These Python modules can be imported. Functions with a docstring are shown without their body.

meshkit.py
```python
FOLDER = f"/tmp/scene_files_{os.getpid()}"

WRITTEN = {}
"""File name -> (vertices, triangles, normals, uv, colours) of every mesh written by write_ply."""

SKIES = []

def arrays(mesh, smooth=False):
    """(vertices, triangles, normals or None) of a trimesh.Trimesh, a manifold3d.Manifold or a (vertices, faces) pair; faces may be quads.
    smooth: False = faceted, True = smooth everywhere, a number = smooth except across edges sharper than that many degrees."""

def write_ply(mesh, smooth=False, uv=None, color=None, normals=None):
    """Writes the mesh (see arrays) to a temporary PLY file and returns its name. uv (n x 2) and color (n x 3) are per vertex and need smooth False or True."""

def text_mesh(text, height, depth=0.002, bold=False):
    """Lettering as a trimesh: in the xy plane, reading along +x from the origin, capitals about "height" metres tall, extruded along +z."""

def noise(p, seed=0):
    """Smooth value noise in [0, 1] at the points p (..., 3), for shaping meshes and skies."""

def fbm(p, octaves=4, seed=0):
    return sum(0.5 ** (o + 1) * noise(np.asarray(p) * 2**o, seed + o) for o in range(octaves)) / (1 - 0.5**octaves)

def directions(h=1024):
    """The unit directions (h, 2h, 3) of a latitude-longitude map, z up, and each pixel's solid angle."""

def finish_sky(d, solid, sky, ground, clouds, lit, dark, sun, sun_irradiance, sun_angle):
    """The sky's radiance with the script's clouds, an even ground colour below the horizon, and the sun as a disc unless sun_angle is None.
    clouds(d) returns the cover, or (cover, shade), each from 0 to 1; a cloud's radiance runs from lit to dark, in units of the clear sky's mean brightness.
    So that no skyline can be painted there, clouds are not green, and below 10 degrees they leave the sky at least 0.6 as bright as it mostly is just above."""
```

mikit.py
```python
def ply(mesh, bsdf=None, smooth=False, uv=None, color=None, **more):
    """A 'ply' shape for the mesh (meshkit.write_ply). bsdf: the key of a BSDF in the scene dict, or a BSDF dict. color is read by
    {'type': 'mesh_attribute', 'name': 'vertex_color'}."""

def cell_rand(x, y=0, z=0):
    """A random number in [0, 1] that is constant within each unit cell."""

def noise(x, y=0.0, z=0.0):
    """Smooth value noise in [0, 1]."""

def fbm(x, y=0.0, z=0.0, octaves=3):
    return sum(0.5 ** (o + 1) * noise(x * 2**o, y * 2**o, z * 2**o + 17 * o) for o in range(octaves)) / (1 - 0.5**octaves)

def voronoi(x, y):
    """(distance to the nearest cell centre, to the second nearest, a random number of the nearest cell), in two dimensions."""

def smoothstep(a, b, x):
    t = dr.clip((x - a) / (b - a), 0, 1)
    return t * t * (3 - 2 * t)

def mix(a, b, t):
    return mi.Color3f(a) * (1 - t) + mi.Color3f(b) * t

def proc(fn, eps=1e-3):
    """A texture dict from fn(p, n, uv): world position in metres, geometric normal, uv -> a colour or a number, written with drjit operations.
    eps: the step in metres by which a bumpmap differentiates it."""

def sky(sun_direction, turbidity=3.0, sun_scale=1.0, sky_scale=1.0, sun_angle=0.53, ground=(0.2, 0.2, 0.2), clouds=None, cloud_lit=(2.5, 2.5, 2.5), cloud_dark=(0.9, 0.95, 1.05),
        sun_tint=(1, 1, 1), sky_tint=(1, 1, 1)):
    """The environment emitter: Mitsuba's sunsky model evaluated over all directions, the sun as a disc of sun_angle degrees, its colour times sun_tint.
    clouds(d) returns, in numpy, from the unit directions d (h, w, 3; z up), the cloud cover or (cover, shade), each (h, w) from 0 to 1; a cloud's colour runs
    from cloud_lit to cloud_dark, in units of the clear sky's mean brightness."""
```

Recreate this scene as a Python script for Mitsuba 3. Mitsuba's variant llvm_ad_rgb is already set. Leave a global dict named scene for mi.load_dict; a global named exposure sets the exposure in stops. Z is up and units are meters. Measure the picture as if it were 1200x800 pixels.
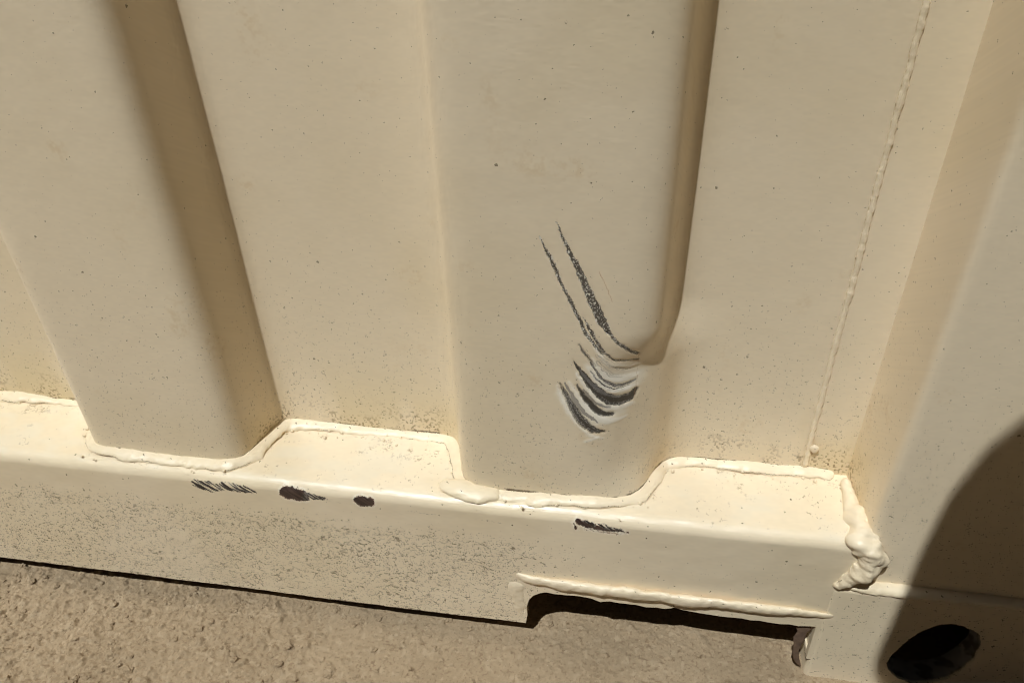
import math, random
import numpy as np, trimesh, manifold3d as m3, shapely
import drjit as dr, mitsuba as mi
import mikit, meshkit
from mikit import noise, fbm, voronoi, smoothstep, mix, proc, cell_rand
from meshkit import fbm as nfbm, noise as nnoise

T = mi.ScalarTransform4f
random.seed(7)
rng = np.random.default_rng(7)
scene, labels = {'type': 'scene'}, {}

# ------------------------------------------------------------------ camera, sky, exposure
CAM = np.array([0.24261, -0.34589, 0.37887])
FWD = np.array([-0.14269, 0.79017, -0.59605])
DOWN = np.array([0.07577, -0.59173, -0.80257])
scene['camera'] = {
    'type': 'perspective', 'fov': math.degrees(2 * math.atan(600 / 959.3)), 'fov_axis': 'x',
    'near_clip': 0.01, 'far_clip': 500.0,
    'to_world': T().look_at(origin=CAM.tolist(), target=(CAM + FWD).tolist(), up=(-DOWN).tolist()),
    'film': {'type': 'hdrfilm', 'width': 1024, 'height': 682},
}
SUN = np.array([-0.190, -0.475, 1.0])
scene['daylight'] = mikit.sky(SUN.tolist(), turbidity=3.0, sky_scale=0.10, ground=(0.3, 0.24, 0.16), sun_tint=(0.91, 1.155, 1.53), sky_tint=(1.0, 0.87, 0.62))
exposure = 1.37

D = 0.044            # depth of the corrugation
GZ = -0.133          # ground level


def put(key, mesh, m, smooth=False, label=None, cat=None, kind=None, group=None, **kw):
    base, n = key, 0
    while key in scene:
        n += 1
        key = f'{base}_{n:03d}'
    scene[key] = mikit.ply(mesh, m, smooth=smooth, **kw)
    e = {}
    if label: e['label'] = label
    if cat: e['category'] = cat
    if kind: e['kind'] = kind
    if group: e['group'] = group
    if e: labels[key] = e
    return key


# ------------------------------------------------------------------ materials
def seg_d(x, y, pts, w):
    """signed 'inside' amount of a tapering stroke: pts [(x, z)] in mm, w half-widths in mm -> >0 inside"""
    best = mi.Float(-9.0)
    for (a, b), wa, wb in zip(zip(pts[:-1], pts[1:]), w[:-1], w[1:]):
        dx, dy = b[0] - a[0], b[1] - a[1]
        t = dr.clip(((x - a[0]) * dx + (y - a[1]) * dy) / (dx * dx + dy * dy), 0, 1)
        d = dr.sqrt(dr.square(x - a[0] - t * dx) + dr.square(y - a[1] - t * dy))
        best = dr.maximum(best, wa + (wb - wa) * t - d)
    return best


# the scrape: (points in mm on the wall, half-widths in mm, kind); kinds: 'd' dark rubbed paint, 's' speckled bare metal, 'l' pale primer
SCRAPE = [
    ([(208, 84), (216, 74), (226, 68), (240, 70)], [4, 7, 8, 4], 'h'),
    ([(222, 104), (232, 92), (244, 92), (248, 90)], [3, 8, 9, 3], 'h'),
    ([(224.5, 117), (231, 106.5), (239, 102.5), (247.6, 101.5)], [0.3, 1.0, 1.4, 0.8], 'l'),
    ([(223.5, 110), (229.5, 98.5), (238, 93.5), (247.6, 93.0)], [0.3, 1.5, 2.2, 1.2], 'l'),
    ([(221, 104), (228, 92.5), (237, 85.5), (247.4, 85.5)], [0.2, 1.2, 1.5, 0.9], 'l'),
    ([(215, 99), (222, 87.5), (230, 77.5), (239, 73.0), (246.5, 72.5)], [0.3, 0.9, 1.4, 2.0, 1.0], 'l'),
    ([(211, 93), (217, 82), (224, 71), (233, 64), (243, 64.5)], [0.2, 1.0, 1.5, 1.7, 0.6], 'l'),
    ([(204.5, 90), (208, 78), (215, 64), (224, 54), (231, 51.5)], [0.2, 0.5, 0.5, 0.6, 0.1], 'l'),
    ([(195.1, 182.5), (201, 170), (207.1, 154.5), (213.5, 140.4), (220, 125.7), (228.4, 113.5)], [0.15, 1.05, 0.75, 1.0, 1.0, 0.5], 's'),
    ([(203.4, 191), (209.4, 176.4), (215.5, 163.2), (221, 149.4), (227.6, 134.8), (231, 128.5)], [0.1, 1.1, 1.7, 2.2, 2.6, 1.3], 's'),
    ([(231, 128.5), (236.5, 121.0), (246.8, 111.5)], [0.9, 0.9, 1.1], 's'),
    ([(217.8, 137), (221.8, 128.6), (226.4, 119.6), (229.3, 114.2), (234.9, 108.6), (247.7, 105.5)], [0.1, 0.9, 0.8, 0.8, 0.45, 0.6], 's'),
    ([(225.8, 112.3), (233.3, 103.9), (241.5, 99.8), (247.4, 99)], [0.1, 0.35, 0.4, 0.3], 'd'),
    ([(222.3, 107.4), (228.2, 96.5), (235.7, 89.6), (243.1, 88.6), (246.5, 90)], [0.2, 0.55, 0.8, 0.5, 0.1], 'd'),
    ([(213, 108), (219, 98), (225.8, 88), (234.4, 79.6), (243.7, 78), (247.2, 82.3)], [0.3, 2.1, 2.8, 3.8, 3.3, 1.7], 'd'),
    ([(215.5, 91), (221.4, 80.2), (229.2, 70.8), (235.5, 69)], [0.3, 1.5, 1.7, 1.2], 'd'),
    ([(206.0, 91.8), (212, 78.1), (218, 66.0), (225.5, 58.0), (232, 56.5)], [0.4, 2.0, 2.8, 2.5, 0.8], 'd'),
    ([(216, 119), (220, 112), (225, 105)], [0.1, 0.5, 0.1], 'd'),
    ([(229, 113), (236, 107.5), (246, 106)], [0.2, 0.5, 0.5], 'd'),
    ([(222.5, 101), (229, 92), (236, 87.2), (244, 87)], [0.1, 0.5, 0.6, 0.3], 'd'),
    ([(224.7, 165), (232.2, 148)], [0.15, 0.12], 'o'),
    ([(247.4, 112), (247.7, 98), (247.4, 84), (246.8, 70)], [0.10, 0.05, 0.12, 0.02], 'o'),
    ([(217, 101), (224, 91.5), (232, 83.5), (240, 81.5)], [0.3, 0.9, 0.9, 0.2], 'g'),
    ([(209, 92), (214.5, 81), (220, 71.5), (228, 64)], [0.2, 0.8, 0.8, 0.2], 'g'),
    ([(226, 108), (234, 97.5), (243, 95.5)], [0.1, 0.5, 0.2], 'g'),
    ([(219, 88), (226, 78.5), (234, 74.8)], [0.2, 0.5, 0.2], 'g'),
    ([(221.5, 49), (228.5, 52.5)], [0.5, 0.3], 'l'),
]


def rounded(pts, w):
    """the stroke through the same points as a smooth curve, with a point between each two"""
    P = np.c_[np.asarray(pts, float), np.asarray(w, float)]
    E = np.vstack([2 * P[0] - P[1], P, 2 * P[-1] - P[-2]])
    mid = (-E[:-3] + 9 * E[1:-2] + 9 * E[2:-1] - E[3:]) / 16
    Q = np.empty((2 * len(P) - 1, 3)); Q[::2] = P; Q[1::2] = mid
    return [tuple(map(float, q[:2])) for q in Q], [float(max(q[2], 0.02)) for q in Q]


SCRAPE = [(*rounded(pts, w), kind) if kind in 'dlg' and len(pts) > 2 else (pts, w, kind) for pts, w, kind in SCRAPE]
CHIPS = [
    ([(-30.5, -8.5), (-21, -10.3), (-13.0, -9.6)], [3.5, 5.2, 3.0], 'x'),
    ([(-9.5, -8.2), (3.0, -8.8), (11.5, -10.2)], [3.8, 3.2, 1.0], 'x'),
    ([(33, -8.0), (43, -9.2)], [5.2, 4.8], 'b'),
    ([(46, -8.8), (58, -9.2)], [3.4, 1.2], 'x'),
    ([(82, -8.4), (87.5, -8.0)], [4.4, 3.8], 'b'),
    ([(219, -5.6), (226, -8.4), (237, -10.0), (250, -10.3)], [1.5, 2.2, 1.7, 0.4], 'b'),
    ([(222, -5.2), (232, -7.4), (246, -8.8)], [0.6, 2.2, 1.0], 'x'),
    ([(216.6, -7.8), (218.6, -12)], [0.4, 0.9], 'b'),
    ([(224, -11.6), (236, -12.7), (246, -12.2)], [0.15, 0.25, 0.1], 'b'),
    ([(160, -13), (172, -14.3)], [0.25, 0.35], 'x'),
    ([(112, -12.4), (130, -13.3)], [0.15, 0.2], 'x'),
    ([(60, -11), (76, -11.8)], [0.1, 0.15], 'x'),
]


def strokes_fn(c, x, z):
    wx = x + 0.8 * (noise(x * 0.5, z * 0.5, 3.0) - 0.5) + 0.28 * (noise(x * 2.2, z * 2.2, 4.0) - 0.5)
    wz = z + 0.8 * (noise(x * 0.5, z * 0.5, 5.0) - 0.5) + 0.28 * (noise(x * 2.2, z * 2.2, 6.0) - 0.5)
    grain = noise(x * 1.7, z * 1.7, 1.0)
    streak = noise((x + z) * 0.10, (x * 0.75 - z * 0.65) * 1.9 + 3 * noise(x * 0.05, z * 0.05, 4.0), 2.0)
    for pts, w, kind in SCRAPE:
        d = seg_d(wx, wz, pts, w)
        along = noise(d * 1.5 + 40, (x + 0.4 * z) * 0.07, 3.5 + len(pts) + w[1])      # rubbed along the stroke
        if kind == 'h':
            c = mix(c, (0.84, 0.79, 0.67), 0.50 * smoothstep(-2.4, 3.4, d + 2.5 * (fbm(x * 0.25, z * 0.25, 2.5) - 0.5)))
        elif kind == 'l':
            c = mix(c, (0.86, 0.82, 0.72), 0.50 * smoothstep(-1.5, 0.6, d) * smoothstep(0.10, 0.45, 0.4 * grain + 0.6 * along))
        elif kind == 'd':
            tone = mix((0.025, 0.021, 0.018), (0.26, 0.24, 0.215), smoothstep(0.56, 0.84, 0.65 * along + 0.35 * grain))
            c = mix(c, tone, 0.94 * smoothstep(-0.7, 0.6, d + 1.7 * (along - 0.5) + 0.5 * (grain - 0.5)))
        elif kind == 'g':
            c = mix(c, (0.17, 0.155, 0.14), 0.75 * smoothstep(-0.7, 0.7, d + 2.4 * (along - 0.5)))
        elif kind == 's':
            tone = mix((0.04, 0.033, 0.027), (0.62, 0.58, 0.50), smoothstep(0.60, 0.82, grain))
            c = mix(c, tone, smoothstep(-0.35, 0.3, d + 0.9 * (grain - 0.45)) * 0.92)
        else:
            c = mix(c, (0.42, 0.22, 0.08), 0.55 * smoothstep(-0.15, 0.1, d))
    return c


def chips_fn(c, x, z):
    wx = x + 1.6 * (noise(x * 0.6, z * 0.6, 3.0) - 0.5) + 0.8 * (noise(x * 2.2, z * 2.2, 4.0) - 0.5)
    wz = z + 1.4 * (noise(x * 0.6, z * 0.6, 5.0) - 0.5) + 0.9 * (noise(x * 2.2, z * 2.2, 6.0) - 0.5)
    hatch = noise((x * 0.9 + z * 1.1) * 0.9, (x - z) * 0.12, 2.0)
    for pts, w, kind in CHIPS:
        d = seg_d(wx, wz, pts, w)
        if kind == 'b':
            c = mix(c, (0.74, 0.66, 0.53), 0.6 * smoothstep(-1.7, -0.5, d))
            c = mix(c, (0.30, 0.14, 0.06), 0.6 * smoothstep(-0.7, 0.0, d) * smoothstep(0.45, 0.6, hatch))
            c = mix(c, mix((0.022, 0.014, 0.012), (0.075, 0.045, 0.035), hatch), smoothstep(-0.1, 0.35, d))
        else:
            tone = mix((0.03, 0.024, 0.02), (0.22, 0.20, 0.17), smoothstep(0.35, 0.65, hatch))
            c = mix(c, tone, smoothstep(-0.1, 0.5, d) * smoothstep(0.74, 0.56, hatch))
    return c

PAINT = (0.68, 0.565, 0.40)
DARK = (0.055, 0.042, 0.03)


def specks(u, w, cell, size, dens):
    """little irregular dirt specks and pits; u, w in mm"""
    x, y = u / cell, w / cell
    wob = (noise(u * 2.1, w * 2.1, 3.0) - 0.5) * 0.9 * size / cell
    f, s, r = voronoi(x, y)
    return smoothstep(0.0, 0.25 * size / cell, size / cell * (0.45 + 0.9 * cell_rand(r * 977.0, 5)) - f + wob) * dr.select(r < dens, 1.0, 0.0)


def squiggles(u, w, thr):
    """short curly dark hair cracks; more of them the lower thr"""
    out = mi.Float(0.0)
    for k, (ax, ay, bx, by) in enumerate(((0.34, 0.22, -0.20, 0.52), (0.50, 0.10, 0.16, 0.62))):
        a = noise(u * ax + w * ay + 2.2 * noise(u * 0.22, w * 0.22, 9.5 + k), w * by + u * bx, 1.5 + 7 * k)
        line = 1 - smoothstep(0.018, 0.048, dr.abs(a - 0.5))
        patch = smoothstep(thr, thr + 0.06, noise(u * 0.42, w * 0.46, 7.7 + k) * 0.6 + 0.4 * noise(u * 1.3, w * 1.3, 2.2 + k))
        out = dr.maximum(out, line * patch)
    return out


def paint_base(p):
    u, w = p.x * 1000, (p.z + 0.75 * p.y) * 1000
    c = mix(PAINT, (0.65, 0.535, 0.365), smoothstep(0.4, 0.75, fbm(u * 0.013, w * 0.010, 1.0)))
    c = c * (0.97 + 0.06 * fbm(u * 0.25, w * 0.6, 4.0))
    return c, u, w


def paint_fn(p, n, uv):
    c, u, w = paint_base(p)
    return c


def wall_fn(p, n, uv):
    c, u, w = paint_base(p)
    z = p.z * 1000
    x = u
    u, w = uv.x * 1000, uv.y * 1000
    low = 1 - smoothstep(20, 190, z)
    # ochre dirt washed down to the foot of the corrugation
    och = (1 - smoothstep(5, 75, z)) * smoothstep(0.35, 0.7, fbm(x * 0.03, z * 0.012, 8.0)) * smoothstep(0.004, 0.02, p.y)
    c = mix(c, (0.54, 0.42, 0.22), 0.5 * och)
    cl = 0.25 + 1.5 * smoothstep(0.35, 0.7, fbm(u * 0.022, w * 0.022, 31.5))
    d = dr.maximum(0.9 * specks(u, w, 29.0, 0.70, 0.22 * cl), 0.75 * specks(u + 41, w, 9.0, 0.42, (0.10 + 0.30 * low) * cl))
    d = dr.maximum(d, dr.maximum(0.7 * specks(u + 17, w, 4.3, 0.26, (0.05 + 0.3 * low) * cl), 0.8 * squiggles(u * 1.2, w * 1.2, 0.80 - 0.12 * low)))
    c = mix(c, (0.07, 0.05, 0.03), 0.8 * d)
    gr = (1 - smoothstep(3, 34, z)) * smoothstep(8, 20, p.y * 1000) * smoothstep(0.52, 0.66, noise(u * 0.8, w * 0.8, 51.5)) * smoothstep(0.40, 0.62, fbm(u * 0.07, w * 0.05, 52.5))
    c = mix(c, (0.16, 0.095, 0.04), 0.7 * gr)
    st = smoothstep(0.66, 0.8, noise(u * 0.055, w * 0.055, 41.5)) * smoothstep(0.4, 0.75, fbm(u * 0.3, w * 0.3, 42.5))
    c = mix(c, (0.52, 0.36, 0.18), 0.30 * st)
    gap = (1 - smoothstep(3.9, 4.7, z - 1.6 * (fbm(u * 0.22, 2.5, 0.5) - 0.5))) * smoothstep(0.46, 0.56, fbm(u * 0.045, 7.5, 0.5)) * dr.select((z > -2) & (x < 371), 1.0, 0.0)
    c = mix(c, (0.085, 0.048, 0.026), 0.85 * gap)
    return strokes_fn(c, x, z)


def rail_fn(p, n, uv):
    c, u, w = paint_base(p)
    x, z = u, p.z * 1000
    face = smoothstep(-14, -40, z) * (0.80 + 0.20 * smoothstep(0.3, 0.6, fbm(u * 0.03, w * 0.03, 0.5))) * (1 - 0.75 * smoothstep(165, 240, x))
    d = dr.maximum(0.85 * squiggles(u * 1.1, w * 1.3, 0.84 - 0.37 * face), specks(u, w, 9.0, 0.5, 0.16 + 0.3 * face))
    c = mix(c, (0.085, 0.060, 0.032), 0.88 * d)
    ledge = smoothstep(-3, -1, z)
    sc = squiggles(u * 0.9, w * 0.9, 0.66) * smoothstep(0.5, 0.65, fbm(u * 0.05, w * 0.08, 12.0)) * ledge
    c = mix(c, (0.30, 0.22, 0.14), 0.75 * sc)
    rec = smoothstep(6, 22, p.y * 1000) * ledge
    grime = smoothstep(0.58, 0.70, fbm(u * 0.09, p.y * 90, 21.5)) * smoothstep(0.50, 0.62, fbm(u * 0.8, p.y * 800, 22.5)) * rec
    c = mix(c, (0.26, 0.18, 0.10), 0.7 * grime)
    c = mix(c, (0.64, 0.56, 0.42), 0.5 * smoothstep(0.5, 0.7, fbm(u * 0.04, p.y * 60, 23.5)) * ledge)
    # raw edge along the underside
    c = mix(c, (0.05, 0.03, 0.022), smoothstep(-115.0, -115.6, z + 0.7 * (noise(u * 0.3) - 0.5)))
    return chips_fn(c, x, z)


def cast_fn(p, n, uv):
    c, u, w = paint_base(p)
    z = p.z * 1000
    d = dr.maximum(specks(u, w, 8.0, 0.5, 0.4), squiggles(u, w, 0.66))
    c = mix(c, DARK, 0.75 * d)
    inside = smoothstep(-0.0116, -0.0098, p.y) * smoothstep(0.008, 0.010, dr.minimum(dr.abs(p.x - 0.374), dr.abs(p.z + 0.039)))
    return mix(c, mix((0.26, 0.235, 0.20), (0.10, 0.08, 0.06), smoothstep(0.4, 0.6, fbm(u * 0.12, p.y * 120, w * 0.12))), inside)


def bead_fn(p, n, uv):
    c, u, w = paint_base(p)
    w = uv.y * 26 + 300
    d = specks(u + p.y * 700, w, 7.0, 0.5, 0.45)
    return mix(c, (0.09, 0.055, 0.03), 0.8 * d)


def foot_fn(p, n, uv):
    c = bead_fn(p, n, uv)
    u = p.x * 1000 + p.y * 600
    wob = 0.09 * (fbm(u * 0.30, 2.5, 0.5) - 0.5)
    gap = (1 - smoothstep(0.010, 0.026, dr.abs(uv.y - 0.33 + wob))) * smoothstep(0.50, 0.60, fbm(u * 0.08, 4.5, 0.5))
    crack = (1 - smoothstep(0.004, 0.016, dr.abs(uv.y - 0.05 + wob))) * smoothstep(0.46, 0.56, fbm(u * 0.06, 9.5, 0.5))
    return mix(c, (0.09, 0.055, 0.03), 0.85 * dr.maximum(gap, crack))


def peel(p, n, uv):
    """orange peel of the paint with the fine level brush streaks"""
    u, w, v = p.x * 1000, p.z * 1000, p.y * 1000
    return 0.00008 * fbm(u * 0.6, w * 0.9, v * 0.6, 3) + 0.00003 * noise(u * 0.3, w * 1.3, v * 0.3 + 5.0)


def material(name, fn, rough=0.42, bump=peel, spec=0.45):
    scene[name] = {'type': 'twosided', 'bsdf': {'type': 'bumpmap', 'arbitrary': proc(bump, 3e-4), 'scale': 1.0,
                   'bsdf': {'type': 'principled', 'base_color': proc(fn) if callable(fn) else {'type': 'rgb', 'value': fn}, 'roughness': rough, 'specular': spec}}}
    return name


material('m_wall', wall_fn)
material('m_rail', rail_fn, 0.33)
material('m_cast', cast_fn, 0.45)
material('m_bead', bead_fn, 0.42)
material('m_foot', foot_fn, 0.42)
material('m_paint', paint_fn)


def soil_fn(p, n, uv):
    u, v = p.x * 1000, p.y * 1000
    c = mix((0.268, 0.194, 0.120), (0.340, 0.250, 0.158), fbm(u * 0.02, v * 0.02, 0.0))
    c = c * (0.88 + 0.24 * fbm(u * 1.3, v * 1.3, 3.0))
    c = mix(c, (0.38, 0.29, 0.19), 0.5 * smoothstep(0.72, 0.8, noise(u * 0.35, v * 0.35, 8.0)))
    return mix(c, (0.17, 0.11, 0.06), 0.5 * smoothstep(0.74, 0.82, noise(u * 0.8, v * 0.8, 5.0)))


def grit(p, n, uv):
    u, v = p.x * 1000, p.y * 1000
    return 0.0008 * fbm(u * 1.0, v * 1.0, 1.0, 3)


material('m_soil', soil_fn, 1.0, grit, 0.0)
material('m_pebble', soil_fn, 1.0, grit, 0.0)


def rust_fn(p, n, uv):
    return mix((0.07, 0.042, 0.028), (0.16, 0.10, 0.06), fbm(p.x * 300, p.y * 300, p.z * 300))


material('m_rust', rust_fn, 0.8)
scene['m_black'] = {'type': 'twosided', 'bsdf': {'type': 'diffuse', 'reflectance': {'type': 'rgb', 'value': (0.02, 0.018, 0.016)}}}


# ------------------------------------------------------------------ mesh helpers
def axis(spans):
    """a 1-D grid from [(a, b, step), ...] (touching spans)"""
    out = []
    for a, b, s in spans:
        n = max(1, int(round((b - a) / s)))
        out.append(np.linspace(a, b, n, endpoint=False))
    return np.r_[np.concatenate(out), spans[-1][1]]


def grid(P):
    h, w = P.shape[:2]
    i = np.arange(h * w).reshape(h, w)
    f = np.stack([i[:-1, :-1], i[:-1, 1:], i[1:, 1:], i[1:, :-1]], -1).reshape(-1, 4)
    return P.reshape(-1, 3), f


def tri(vf):
    v, f = vf
    return trimesh.Trimesh(v, np.vstack([f[:, [0, 1, 2]], f[:, [0, 2, 3]]]), process=False)


def smooth_path(pts, step=0.0015, sigma=0.0025):
    pts = np.asarray(pts, float)
    s = np.r_[0, np.cumsum(np.linalg.norm(np.diff(pts, axis=0), axis=1))]
    t = np.linspace(0, s[-1], max(3, int(s[-1] / step)))
    q = np.stack([np.interp(t, s, c) for c in pts.T], 1)
    from scipy.ndimage import gaussian_filter1d
    return gaussian_filter1d(q, sigma / step, axis=0, mode='nearest') if sigma else q, t / s[-1]


def tube(pts, radius, lump=0.25, freq=110.0, seed=0, flat=(1, 1), step=0.0012, sigma=0.0025, sides=20, up=(0, -0.3, 1), taper=0.004, ripple=0.0, ripple_len=0.0025, hf=0.34):
    """a weld bead: a lumpy tube along a path; uv = (along, around)"""
    q, t = smooth_path(pts, step, sigma)
    n = len(q)
    r = np.interp(t, np.linspace(0, 1, len(radius)), radius) if np.ndim(radius) else np.full(n, radius)
    L = np.linalg.norm(np.diff(q, axis=0), axis=1).sum()
    ends = np.minimum(t, 1 - t) * L
    r = r * np.sqrt(np.clip(ends / taper, 0.02, 1)) * (1 + ripple * np.sin(2 * np.pi * t * L / ripple_len + 2 * nnoise(np.stack([t * L * 300, 0 * t, 0 * t], -1), seed)))
    tan = np.gradient(q, axis=0)
    tan /= np.linalg.norm(tan, axis=1, keepdims=True)
    a = np.cross(tan, np.asarray(up, float)); a /= np.linalg.norm(a, axis=1, keepdims=True)
    b = np.cross(a, tan)
    th = np.linspace(0, 2 * np.pi, sides + 1)
    ca, sb = np.cos(th) * flat[0], np.sin(th) * flat[1]
    dirs = a[:, None] * ca[None, :, None] + b[:, None] * sb[None, :, None]
    P = q[:, None] + dirs * r[:, None, None]
    k = nfbm(np.concatenate([P[:, :-1], P[:, :1]], 1) * freq, 3, seed) - 0.5
    k += hf * (nfbm(np.concatenate([P[:, :-1], P[:, :1]], 1) * freq * 5.3, 2, seed + 70) - 0.5)
    P = q[:, None] + dirs * (r[:, None] * (1 + 2 * lump * k))[..., None]
    uv = np.stack(np.meshgrid(t, th / (2 * np.pi), indexing='ij'), -1).reshape(-1, 2)
    v, f = grid(P)
    return trimesh.Trimesh(v, np.vstack([f[:, [0, 1, 2]], f[:, [0, 2, 3]]]), process=False), uv


def weld(key, pts, radius, m='m_bead', label=None, **kw):
    mesh, uv = tube(pts, radius, **kw)
    return put(key, mesh, m, smooth=True, uv=uv, label=label)


def prism_x(poly, x0, x1):
    """extrude a (y, z) polygon along x"""
    cs = m3.CrossSection([np.asarray(poly, float)], m3.FillRule.NonZero)
    mf = m3.Manifold.extrude(cs, x1 - x0)           # (y, z, x)
    return mf.transform(np.array([[0, 0, 1, x0], [1, 0, 0, 0], [0, 1, 0, 0]], float))


def prism_y(poly, y0, y1):
    """extrude an (x, z) polygon along y"""
    cs = m3.CrossSection([np.asarray(poly, float)], m3.FillRule.NonZero)
    mf = m3.Manifold.extrude(cs, y1 - y0)           # (x, z, y) -> (x, -y, z)
    return mf.transform(np.array([[1, 0, 0, 0], [0, 0, -1, y1], [0, 1, 0, 0]], float))


def prism_z(poly, z0, z1):
    cs = m3.CrossSection([np.asarray(poly, float)], m3.FillRule.NonZero)
    return m3.Manifold.extrude(cs, z1 - z0).translate([0, 0, z0])


def box(x0, x1, y0, y1, z0, z1):
    return m3.Manifold.cube([x1 - x0, y1 - y0, z1 - z0]).translate([x0, y0, z0])


def as_tm(mf):
    m = mf.to_mesh()
    return trimesh.Trimesh(m.vert_properties[:, :3], m.tri_verts, process=False)


def sst(a, b, x):
    t = np.clip((x - a) / (b - a), 0, 1)
    return t * t * (3 - 2 * t)


# ------------------------------------------------------------------ corrugated end wall
PITCH = 0.2555
X0, XR, XL = 0.0, 0.384, -1.90
prof = []
for k in range(-8, 2):
    e = k * PITCH - 0.0015                                       # right edge of an outer flat
    prof += [(e - 0.108, 0.0), (e + (0.004 if k == 1 else 0.0), 0.0), (e + (0.009 if k == 1 else 0.011), D), (e + PITCH - 0.120, D)]
prof = [(x, y) for x, y in prof if x < XR + 0.02]
prof = [(x, y) for x, y in prof if XL <= x]
prof = [(XL - 0.01, D)] + prof + [(XR + 0.02, D)]
prof[0] = (prof[1][0] - (0.018 if prof[1][1] == 0 else 0.05), D)
pp, _ = smooth_path(prof, 0.0002, 0.0)
from scipy.ndimage import gaussian_filter1d
ps = gaussian_filter1d(pp, 0.0090 / 0.0002, axis=0, mode='nearest')
ps2 = gaussian_filter1d(pp, 0.0118 / 0.0002, axis=0, mode='nearest')      # the rib by the knock was pressed rounder
# the corner pushed in by the knock is a much softer bend
pd = gaussian_filter1d(pp, 0.030 / 0.0002, axis=0, mode='nearest')
su = np.r_[0, np.cumsum(np.linalg.norm(np.diff(pp, axis=0), axis=1))]


def u_of_x(x):
    return np.interp(x, pp[:, 0], su)


ug = axis([(0, u_of_x(-0.36), 0.008), (u_of_x(-0.36), u_of_x(0.176), 0.0014), (u_of_x(0.176), u_of_x(0.285), 0.0006), (u_of_x(0.285), su[-1], 0.0014)])
zg = axis([(-0.010, 0.045, 0.0014), (0.045, 0.130, 0.0006), (0.130, 0.40, 0.0016), (0.40, 2.42, 0.03)])
prof_a = np.stack([np.interp(ug, su, ps[:, i]) for i in (0, 1)], 1)
rib2 = sst(0.215, 0.240, prof_a[:, :1])
prof_a = prof_a * (1 - rib2) + np.stack([np.interp(ug, su, ps2[:, i]) for i in (0, 1)], 1) * rib2
prof_b = np.stack([np.interp(ug, su, pd[:, i]) for i in (0, 1)], 1)
uc = u_of_x(0.2560)
Z, U = np.meshgrid(zg, ug, indexing='ij')

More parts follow.
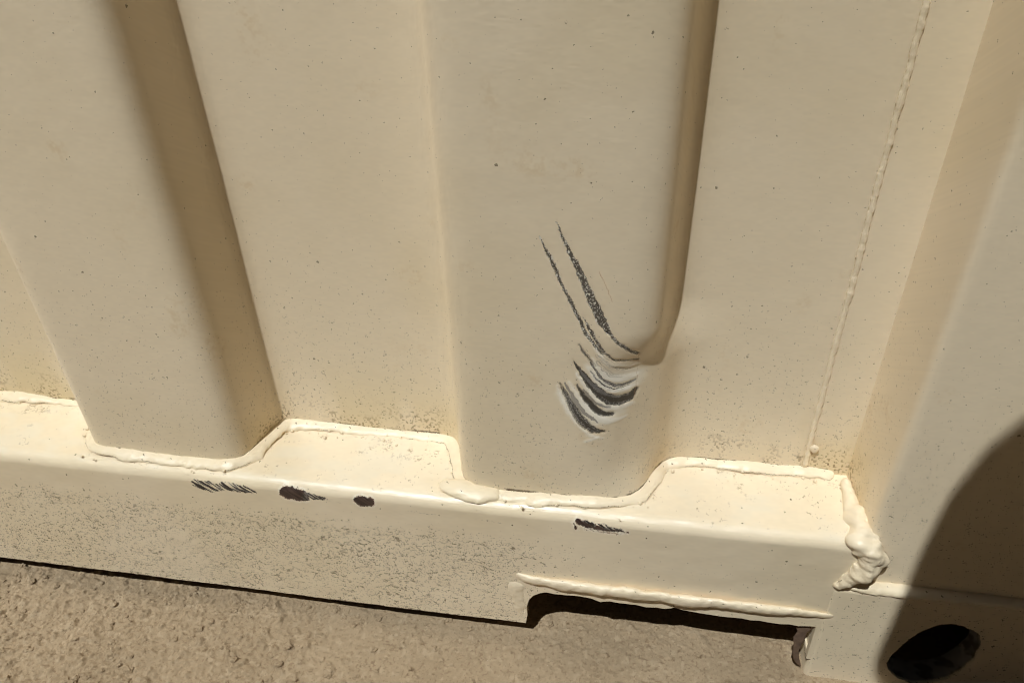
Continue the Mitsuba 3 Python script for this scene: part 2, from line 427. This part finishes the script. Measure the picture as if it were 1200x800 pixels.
near = np.exp(-((U - uc - 0.010) / 0.058) ** 2)
k = (0.90 * sst(0.128, 0.094, Z) + 0.10 * sst(0.26, 0.12, Z)) * sst(-0.02, 0.03, Z) * 0.95
k = k * near
P = np.empty(Z.shape + (3,))
P[..., 0] = prof_a[None, :, 0] * (1 - k) + prof_b[None, :, 0] * k
P[..., 1] = prof_a[None, :, 1] * (1 - k) + prof_b[None, :, 1] * k
P[..., 2] = Z
# pushed in below the knock, with the level creases of the folded sheet
push = 0.0022 * sst(0.140, 0.095, Z) * sst(-0.02, 0.05, Z) * np.exp(-((U - uc + 0.003) / 0.016) ** 2)
P[..., 1] += push
P[..., 1] += 0.0008 * (nfbm(P * np.array([9, 9, 6]), 2, 3) - 0.5) + 0.00025 * (nfbm(P * np.array([60, 60, 60]), 2, 4) - 0.5)
# the scrape's own relief: rubbed grooves pressed in, folds of the sheet between them standing proud
sel = (P[..., 0] > 0.185) & (P[..., 0] < 0.262) & (P[..., 2] > 0.04) & (P[..., 2] < 0.20)
qx = P[..., 0][sel] * 1000; qz = P[..., 2][sel] * 1000
qn = np.stack([qx, qz, 0 * qx], -1)
qx = qx + 1.2 * (nnoise(qn * 0.4, 51) - 0.5); qz = qz + 1.2 * (nnoise(qn * 0.4, 52) - 0.5)
dy = np.zeros_like(qx)
for pts, w, kind in SCRAPE:
    if kind in 'hog': continue
    best = np.full_like(qx, -99.0)
    for (a, b), wa, wb in zip(zip(pts[:-1], pts[1:]), w[:-1], w[1:]):
        ex, ez = b[0] - a[0], b[1] - a[1]
        t = np.clip(((qx - a[0]) * ex + (qz - a[1]) * ez) / (ex * ex + ez * ez), 0, 1)
        best = np.maximum(best, wa + (wb - wa) * t - np.hypot(qx - a[0] - t * ex, qz - a[1] - t * ez))
    g = sst(-1.3, 0.8, best)
    dy += {'d': 0.00035, 's': 0.00030, 'l': -0.00020}[kind] * g * (0.7 + 0.6 * nnoise(qn * 0.8, 53))
P[..., 1][sel] += dy

put('shipping_container__wall_panel', grid(P), 'm_wall', smooth=True, uv=np.stack([U - u_of_x(0.0), Z], -1).reshape(-1, 2),
    label='beige corrugated steel wall with scraped dent above the bottom rail')

# ------------------------------------------------------------------ bottom rail with the fork notch
arc = [(-0.004 - 0.008 * math.sin(a), -0.008 + 0.008 * math.cos(a)) for a in np.linspace(0, math.pi / 2, 9)]
rail_poly = [(0.075, 0.0)] + arc + [(-0.012, -0.1155), (0.036, -0.1155), (0.036, -0.111), (-0.0072, -0.111), (-0.0072, -0.0075), (0.075, -0.0075)]
rail = prism_x(rail_poly, -1.88, 0.3845)
rn = np.random.default_rng(3)
nt = [(0.1865, -0.13), (0.1860, -0.1155), (0.1872, -0.106), (0.1868, -0.097), (0.1885, -0.089), (0.1915, -0.0835), (0.196, -0.0800), (0.200, -0.0783), (0.205, -0.0786), (0.212, -0.0782), (0.222, -0.0776)]
nt += [(x, -0.0800 - 0.014 * (x - 0.23) + 0.0006 * rn.standard_normal()) for x in np.arange(0.230, 0.368, 0.006)] + [(0.3725, -0.0800), (0.3728, -0.13)]
rail = rail - prism_y(nt, -0.05, 0.10)
rail = rail.refine_to_length(0.0027)
rt = as_tm(rail)
v = rt.vertices
v[:, 1] += 0.0016 * (nfbm(v * 14.0, 2, 5) - 0.5) + 0.00045 * (nfbm(v * 90.0, 2, 6) - 0.5)
v[:, 2] += 0.0020 * (nfbm(v * 11.0, 2, 8) - 0.5) + 0.0012 * (nfbm(v * 75.0, 3, 9) - 0.5)
rt.vertices = v
put('shipping_container__bottom_rail', rt, 'm_rail', smooth=35, label='pale bottom rail with bright ledge, chipped edge and fork notch')

# inner side wall of the floor behind the rail: keeps the hollow dark
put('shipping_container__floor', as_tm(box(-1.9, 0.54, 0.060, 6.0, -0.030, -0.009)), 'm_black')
put('shipping_container__side_wall', as_tm(box(-1.93, -1.90, 0.05, 6.0, -0.14, 2.45)), 'm_paint')
put('shipping_container__side_wall', as_tm(box(0.52, 0.55, 0.16, 6.0, -0.14, 2.45)), 'm_paint')
put('shipping_container__roof', as_tm(box(-1.93, 0.55, -0.012, 6.0, 2.45, 2.48)), 'm_paint')

# ------------------------------------------------------------------ corner post and casting
post = [(0.381, 0.075), (0.3825, 0.046), (0.3838, 0.036), (0.3862, 0.010), (0.3870, 0.0), (0.3876, -0.006), (0.3890, -0.0072), (0.404, -0.0072), (0.553, -0.0072), (0.553, 0.16), (0.545, 0.16), (0.545, 0.003), (0.405, 0.003), (0.393, 0.075)]
ppth, _ = smooth_path(post[:9], 0.001, 0.0028)
post_front = np.r_[ppth[ppth[:, 0] < 0.45], [[0.50, -0.0072], [0.553, -0.0072]]]
pz = axis([(-0.045, 0.40, 0.004), (0.40, 2.45, 0.05)])
PP = np.concatenate([np.repeat(post_front[None], len(pz), 0), np.repeat(pz[:, None, None], len(post_front), 1)], -1)
PP[..., 1] += 0.0010 * (nfbm(PP * 12.0, 2, 12) - 0.5)
pu = np.r_[0, np.cumsum(np.linalg.norm(np.diff(post_front, axis=0), axis=1))]
put('shipping_container__corner_post', grid(PP), 'm_wall', smooth=True, uv=np.stack(np.broadcast_arrays(2.0 + pu[None, :], pz[:, None]), -1).reshape(-1, 2), label='smooth beige corner post right of the ribs')

hole_px = [(0.4215, -0.108), (0.4225, -0.098), (0.427, -0.084), (0.433, -0.072), (0.440, -0.0640), (0.447, -0.0605), (0.455, -0.0610), (0.4625, -0.0650), (0.468, -0.0725), (0.4705, -0.082), (0.4700, -0.094), (0.4670, -0.106), (0.461, -0.117), (0.452, -0.124), (0.442, -0.1265), (0.432, -0.1235), (0.425, -0.117)]
hp = np.array(hole_px)
hs, _ = smooth_path(np.r_[hp, hp[:1]], 0.001, 0.0015)
hs = hs + 0.0015 * (nfbm(np.c_[hs * 260, 0 * hs[:, :1]], 2, 4)[:, None] - 0.5)
cast = box(0.374, 0.553, -0.0125, 0.166, -0.157, -0.0395)
rnd = m3.Manifold.sphere(0.0035, 16)
cast = box(0.3775, 0.5495, -0.009, 0.1625, -0.1535, -0.043).minkowski_sum(rnd)
cav = box(0.392, 0.535, 0.004, 0.150, -0.140, -0.055)
cast = cast - prism_y(hs[:-1][::1], -0.02, 0.02) - cav
cast = cast.refine_to_length(0.006)
ct = as_tm(cast)
v = ct.vertices
v[:, 1] += 0.0012 * (nfbm(v * 30.0, 2, 15) - 0.5)
ct.vertices = v
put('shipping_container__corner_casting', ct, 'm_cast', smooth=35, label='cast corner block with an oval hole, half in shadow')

# ------------------------------------------------------------------ weld beads
# foot of the wall: follows the ribs
i0, i1 = np.searchsorted(ps[:, 0], -0.45), np.searchsorted(ps[:, 0], 0.378)
foot = ps[i0:i1:12]
fd = pd[i0:i1:12]
kk = 0.5 * np.exp(-((su[i0:i1:12] - uc) / 0.05) ** 2)[:, None]
foot = foot * (1 - kk) + fd * kk
nrm = np.gradient(foot, axis=0); nrm = np.stack([nrm[:, 1], -nrm[:, 0]], 1); nrm /= np.linalg.norm(nrm, axis=1, keepdims=True)
foot = foot + nrm * 0.0012
deep = np.clip(foot[:, 1] / D, 0, 1)
s = np.arange(len(foot)) * 0.0024
fr = 0.0041 + 0.0050 * (nfbm(np.stack([s * 22, 0 * s, 0 * s], -1), 3, 21) - 0.5) + 0.0007 * deep
weld('shipping_container__foot_weld', np.c_[foot, -0.0006 + 0.0036 * nfbm(np.stack([s * 25, 0 * s + 3, 0 * s], -1), 2, 22)], fr, m='m_foot', lump=0.55, freq=62, seed=2, sigma=0.002, flat=(1.15, 0.48), label='lumpy painted weld along the foot of the ribs')
# upright seam in the last recess
ys = D - 0.0006
zz = np.linspace(0.003, 2.35, 1200)
SEAM = 0.0016
weld('shipping_container__seam_weld', np.stack([0.3560 + 0.0012 * (nfbm(np.stack([zz * 22, 0 * zz, 0 * zz], -1), 2, 31) - 0.5), 0 * zz + ys, zz], 1), SEAM, lump=0.42, freq=260, seed=5, step=0.0008, sigma=0.001, sides=14, up=(0, 1, 0), flat=(1.0, 0.7), ripple=0.06, ripple_len=0.0022, label='thin upright weld seam on the right recess')
# lip over the fork notch
weld('shipping_container__notch_weld', [(0.178, -0.0095, -0.0650), (0.188, -0.0125, -0.0652), (0.21, -0.0135, -0.0660), (0.26, -0.0138, -0.0668), (0.30, -0.0138, -0.0668), (0.33, -0.0135, -0.0660), (0.352, -0.0130, -0.0662), (0.372, -0.0125, -0.0670), (0.382, -0.0115, -0.0690)], [0.003, 0.0048, 0.0052, 0.0050, 0.0053, 0.0046, 0.0055, 0.0045, 0.003], lump=0.60, freq=55, seed=8, flat=(0.55, 1.1), label='thick painted bead over the fork notch')
weld('shipping_container__notch_weld', [(0.1800, -0.0105, -0.068), (0.1800, -0.0115, -0.080), (0.1818, -0.0115, -0.095), (0.1830, -0.0110, -0.112)], [0.005, 0.0052, 0.0042, 0.002], lump=0.55, freq=120, seed=28, flat=(0.30, 1.0), up=(1, 0, 0))
# rail end knuckle, and the bead on top of the casting
weld('shipping_container__end_weld', [(0.3805, 0.040, 0.002), (0.3815, 0.020, 0.0015), (0.383, 0.004, 0.000), (0.3865, -0.007, -0.003), (0.3905, -0.011, -0.009), (0.3890, -0.0125, -0.017), (0.3850, -0.0125, -0.026), (0.3790, -0.012, -0.034), (0.374, -0.0105, -0.040)], [0.0022, 0.0030, 0.0042, 0.0068, 0.0092, 0.0078, 0.0058, 0.0046, 0.0025], hf=0.16, lump=0.75, freq=90, seed=11, sides=28, step=0.0008, label='lumpy weld knuckle where rail meets corner post')
weld('shipping_container__casting_weld', [(0.382, -0.010, -0.0385), (0.40, -0.0095, -0.0385), (0.45, -0.0090, -0.0390), (0.553, -0.0090, -0.0392)], 0.0042, lump=0.35, freq=70, seed=14, flat=(1.0, 0.7))
weld('shipping_container__weld_blob', [(0.1300, 0.0005, 0.002), (0.146, -0.0030, 0.0018), (0.162, -0.0035, 0.0010), (0.172, -0.002, 0.0005)], [0.004, 0.0068, 0.0066, 0.004], lump=0.30, freq=90, seed=17, flat=(1.0, 0.45), sides=28)
weld('shipping_container__weld_blob', [(0.3555, D - 0.001, 0.020), (0.3585, D - 0.003, 0.0225), (0.363, D - 0.002, 0.0225)], [0.0018, 0.0034, 0.0020], lump=0.6, freq=260, seed=18, flat=(1.0, 0.45), up=(0, 1, 0), step=0.0006, taper=0.002)

sp = []
for i in range(260):
    q = foot[rng.integers(len(foot))]
    if rng.random() < 0.35 and q[1] < 0.5 * D: continue
    if False:
        c0 = np.array([0.356 + rng.normal(0, 0.004), D - 0.0002, rng.uniform(0.012, 0.30)])
    else:
        c0 = np.array([q[0] + rng.normal(0, 0.003), q[1] - abs(rng.normal(0, 0.006)) - 0.002, 0.0006])
    b = trimesh.creation.icosphere(1, 1.0)
    b.vertices *= (0.6 + 0.7 * rng.random((len(b.vertices), 1))) * (0.0003 + 0.0011 * rng.random() ** 3)
    b.vertices += c0
    sp.append(b)
put('shipping_container__weld_spatter', trimesh.util.concatenate(sp), 'm_paint', smooth=True, kind='stuff')

# torn rusty strip at the notch's right end
st = [(0.3665, -0.006, -0.078), (0.3668, -0.008, -0.090), (0.3655, -0.009, -0.103), (0.3662, -0.0095, -0.115), (0.3690, -0.0095, -0.124), (0.3725, -0.0095, -0.129)]
stm, stu = tube(st, [0.0042, 0.004, 0.003, 0.0022, 0.0016, 0.001], lump=0.5, freq=140, seed=19, flat=(1.0, 0.35), up=(0, 1, 0))
put('shipping_container__torn_strip', stm, 'm_rust', smooth=True, label='torn rusty strip of metal at the notch end')
labels['shipping_container'] = {'label': 'beige steel shipping container end with scraped dent and corner casting standing on sandy ground', 'category': 'shipping container'}

# ------------------------------------------------------------------ ground
gx = axis([(-40, -4, 2.0), (-4, -0.45, 0.05), (-0.45, -0.22, 0.004), (-0.22, 0.40, 0.0008), (0.40, 0.6, 0.004), (0.6, 5, 0.1), (5, 40, 2.0)])
gy = axis([(-40, -4, 2.0), (-4, -0.30, 0.05), (-0.30, -0.115, 0.004), (-0.115, 0.05, 0.0008), (0.05, 0.20, 0.01), (0.20, 6.5, 0.3), (6.5, 40, 2.0)])
X, Y = np.meshgrid(gx, gy)
G = np.stack([X, Y, np.zeros_like(X)], -1)
rough = 0.55 + 0.75 * sst(0.12, -0.05, X)
h = 0.0060 * (nfbm(G * 9, 2, 41) - 0.5) + rough * (0.0046 * (nfbm(G * 38, 3, 42) - 0.5) + 0.0022 * np.abs(nfbm(G * 95, 3, 43) - 0.5) + 0.0013 * (nfbm(G * 260, 2, 44) - 0.5) + 0.0010 * (nfbm(G * 620, 1, 45) - 0.5) + 0.0017 * sst(0.68, 0.80, nfbm(G * 120, 2, 47)) + 0.0009 * sst(0.66, 0.76, nfbm(G * 330, 2, 48)))
h -= h[(np.abs(X - 0.1) < 0.3) & (np.abs(Y) < 0.05)].mean()
G[..., 2] = GZ + h
put('sand_ground', grid(G), 'm_soil', smooth=True, kind='structure', label='dry dusty sand along the foot of the container')
peb = []
for i in range(7000):
    x, y = rng.uniform(-0.30, 0.42), rng.uniform(-0.125, 0.02)
    if rng.random() < 0.6 * sst(-0.05, 0.25, x): continue
    if nnoise(np.array([x * 30, y * 30, 5.0]), 61) < 0.62 * rng.random(): continue
    s = 0.0004 + 0.0022 * rng.random() ** 8
    b = trimesh.creation.icosphere(1, 1.0)
    b.vertices *= 0.6 + 0.7 * rng.random((len(b.vertices), 1))
    b.apply_transform(trimesh.transformations.random_rotation_matrix(rng.random(3)))
    b.vertices *= np.array([1.2, 1, 0.7]) * s
    iy, ix = np.searchsorted(gy, y), np.searchsorted(gx, x)
    b.vertices += np.array([x, y, G[iy, ix, 2] + 0.2 * s])
    peb.append(b)
put('pebbles', trimesh.util.concatenate(peb), 'm_pebble', smooth=False, kind='stuff', label='tiny grit and pebbles scattered over the sand', cat='pebbles')

# ------------------------------------------------------------------ the photographer, crouching behind the camera; the head's shadow falls on the corner
def chain(joints, links, res=0.02, smooth=8):
    parts = []
    for a, b in links:
        s1 = m3.Manifold.sphere(joints[a][3], 20).translate(joints[a][:3])
        s2 = m3.Manifold.sphere(joints[b][3], 20).translate(joints[b][:3])
        parts.append(m3.Manifold.batch_hull([s1, s2]))
    mf = m3.Manifold.batch_boolean(parts, m3.OpType.Add).refine_to_length(res)
    t = as_tm(mf)
    t.merge_vertices()
    return trimesh.smoothing.filter_taubin(t, 0.5, 0.53, smooth)


scene['m_skin'] = {'type': 'twosided', 'bsdf': {'type': 'principled', 'base_color': {'type': 'rgb', 'value': (0.35, 0.20, 0.13)}, 'roughness': 0.55}}
scene['m_shirt'] = {'type': 'twosided', 'bsdf': {'type': 'principled', 'base_color': {'type': 'rgb', 'value': (0.10, 0.11, 0.13)}, 'roughness': 0.9}}
scene['m_trousers'] = {'type': 'twosided', 'bsdf': {'type': 'principled', 'base_color': {'type': 'rgb', 'value': (0.05, 0.055, 0.07)}, 'roughness': 0.9}}
scene['m_hair'] = {'type': 'twosided', 'bsdf': {'type': 'principled', 'base_color': {'type': 'rgb', 'value': (0.03, 0.022, 0.016)}, 'roughness': 0.6}}
HX, HY, HZ = 0.360, -0.375, 0.692
skin = {'crown': (HX, HY - 0.010, HZ + 0.012, 0.084), 'brow': (HX - 0.002, HY + 0.022, HZ - 0.012, 0.074), 'jaw': (HX - 0.006, HY + 0.020, HZ - 0.075, 0.050), 'chin': (HX - 0.008, HY + 0.045, HZ - 0.098, 0.026),
        'nose': (HX - 0.007, HY + 0.098, HZ - 0.045, 0.011), 'bridge': (HX - 0.005, HY + 0.084, HZ - 0.012, 0.010),
        'earl': (HX - 0.078, HY - 0.004, HZ - 0.030, 0.014), 'earr': (HX + 0.076, HY - 0.004, HZ - 0.030, 0.014),
        'neck': (HX, HY - 0.04, HZ - 0.09, 0.058), 'base': (HX, HY - 0.06, HZ - 0.16, 0.060)}
lk = [('crown', 'brow'), ('brow', 'jaw'), ('crown', 'jaw'), ('jaw', 'chin'), ('bridge', 'nose'), ('brow', 'bridge'), ('earl', 'brow'), ('earr', 'brow'), ('crown', 'neck'), ('jaw', 'neck'), ('neck', 'base')]
RIGHT = np.cross(DOWN, FWD)
PH = CAM - 0.022 * FWD + 0.052 * RIGHT + 0.018 * DOWN     # the phone's middle
for sgn, nm in ((-1, 'l'), (1, 'r')):
    wr = PH + RIGHT * sgn * 0.125 + DOWN * 0.045 - FWD * 0.035
    skin['wrist' + nm] = (*wr, 0.026)
    palm = PH + RIGHT * sgn * 0.092 + DOWN * 0.030 - FWD * 0.020
    skin['palm' + nm] = (*palm, 0.022)
    lk.append(('wrist' + nm, 'palm' + nm))
    for j in range(4):
        kn = PH + RIGHT * sgn * 0.092 + DOWN * (0.038 - 0.022 * j) + FWD * 0.006
        tip = PH + RIGHT * sgn * (0.066 + 0.004 * (j % 2)) + DOWN * (0.040 - 0.021 * j) + FWD * 0.013
        skin[f'k{j}{nm}'] = (*kn, 0.0088); skin[f't{j}{nm}'] = (*tip, 0.0072)
        lk += [('palm' + nm, f'k{j}{nm}'), (f'k{j}{nm}', f't{j}{nm}')]
    th = PH + RIGHT * sgn * 0.076 + DOWN * 0.012 - FWD * 0.016
    th2 = PH + RIGHT * sgn * 0.050 - DOWN * 0.004 - FWD * 0.015
    skin['th' + nm] = (*th, 0.0115); skin['tt' + nm] = (*th2, 0.009)
    lk += [('palm' + nm, 'th' + nm), ('th' + nm, 'tt' + nm)]
    el = np.array([HX + sgn * 0.25 - 0.02, -0.60, 0.37])
    skin['elb' + nm] = (*el, 0.036)
    lk.append(('wrist' + nm, 'elb' + nm))
    sh = np.array([HX + sgn * 0.150, HY - 0.03, HZ - 0.185])
    skin['sh' + nm] = (*sh, 0.045)
    lk += [('elb' + nm, 'sh' + nm), ('sh' + nm, 'base')]
put('person__body', chain(skin, lk, 0.006, 6), 'm_skin', smooth=True)
hair = chain({'a': (HX, HY - 0.016, HZ + 0.018, 0.086), 'b': (HX, HY + 0.014, HZ + 0.016, 0.074), 'c': (HX, HY - 0.040, HZ - 0.03, 0.066)}, [('a', 'b'), ('a', 'c')], 0.012, 6)
put('person__hair', hair, 'm_hair', smooth=True)
sj = {'base': (HX, HY - 0.05, HZ - 0.20, 0.076), 'chest': (HX + 0.01, -0.60, 0.44, 0.135), 'waist': (HX + 0.02, -0.76, 0.22, 0.125), 'hip': (HX + 0.02, -0.82, 0.10, 0.14)}
sl = [('base', 'chest'), ('chest', 'waist'), ('waist', 'hip')]
for sgn, nm in ((-1, 'l'), (1, 'r')):
    sj['sh' + nm] = (HX + sgn * 0.145, HY - 0.025, HZ - 0.185, 0.066)
    sj['ea' + nm] = (HX + sgn * 0.235 - 0.01, -0.57, 0.42, 0.052)
    sl += [('sh' + nm, 'base'), ('sh' + nm, 'chest'), ('sh' + nm, 'ea' + nm)]
put('person__shirt', chain(sj, sl, 0.012, 8), 'm_shirt', smooth=True)
tj, tl = {'hip': (HX + 0.02, -0.83, 0.06, 0.145)}, []
fj, fl = {}, []
for sgn, nm in ((-1, 'l'), (1, 'r')):
    tj['h' + nm] = (HX + 0.02 + sgn * 0.09, -0.82, 0.05, 0.11)
    tj['k' + nm] = (HX + sgn * 0.20, -0.50, 0.27, 0.068)
    tj['a' + nm] = (HX + sgn * 0.19, -0.68, -0.03, 0.048)
    tl += [('hip', 'h' + nm), ('h' + nm, 'k' + nm), ('k' + nm, 'a' + nm)]
    fj['h' + nm] = (HX + sgn * 0.19, -0.71, -0.092, 0.038); fj['t' + nm] = (HX + sgn * 0.205, -0.49, -0.100, 0.030); fj['u' + nm] = (HX + sgn * 0.19, -0.675, -0.05, 0.045)
    fl += [('h' + nm, 't' + nm), ('u' + nm, 't' + nm), ('u' + nm, 'h' + nm)]
put('person__trousers', chain(tj, tl, 0.015, 8), 'm_trousers', smooth=True)
for nm in 'lr':
    put('person__shoe', chain({k: v for k, v in fj.items() if k.endswith(nm)}, [l for l in fl if l[0].endswith(nm)], 0.012, 5), 'm_trousers', smooth=True)
labels['person'] = {'label': 'person crouching before the container, holding a phone, shadow falling on the corner', 'category': 'person'}
Rm = np.eye(4); Rm[:3, 0], Rm[:3, 1], Rm[:3, 2], Rm[:3, 3] = RIGHT, DOWN, FWD, PH
ph = as_tm(m3.Manifold.cube([0.148, 0.064, 0.002], True).minkowski_sum(m3.Manifold.sphere(0.004, 16))); ph.apply_transform(Rm)
put('phone__case', ph, 'm_trousers', smooth=35)
labels['phone'] = {'label': 'dark phone held level in the crouching person\'s hands', 'category': 'phone'}
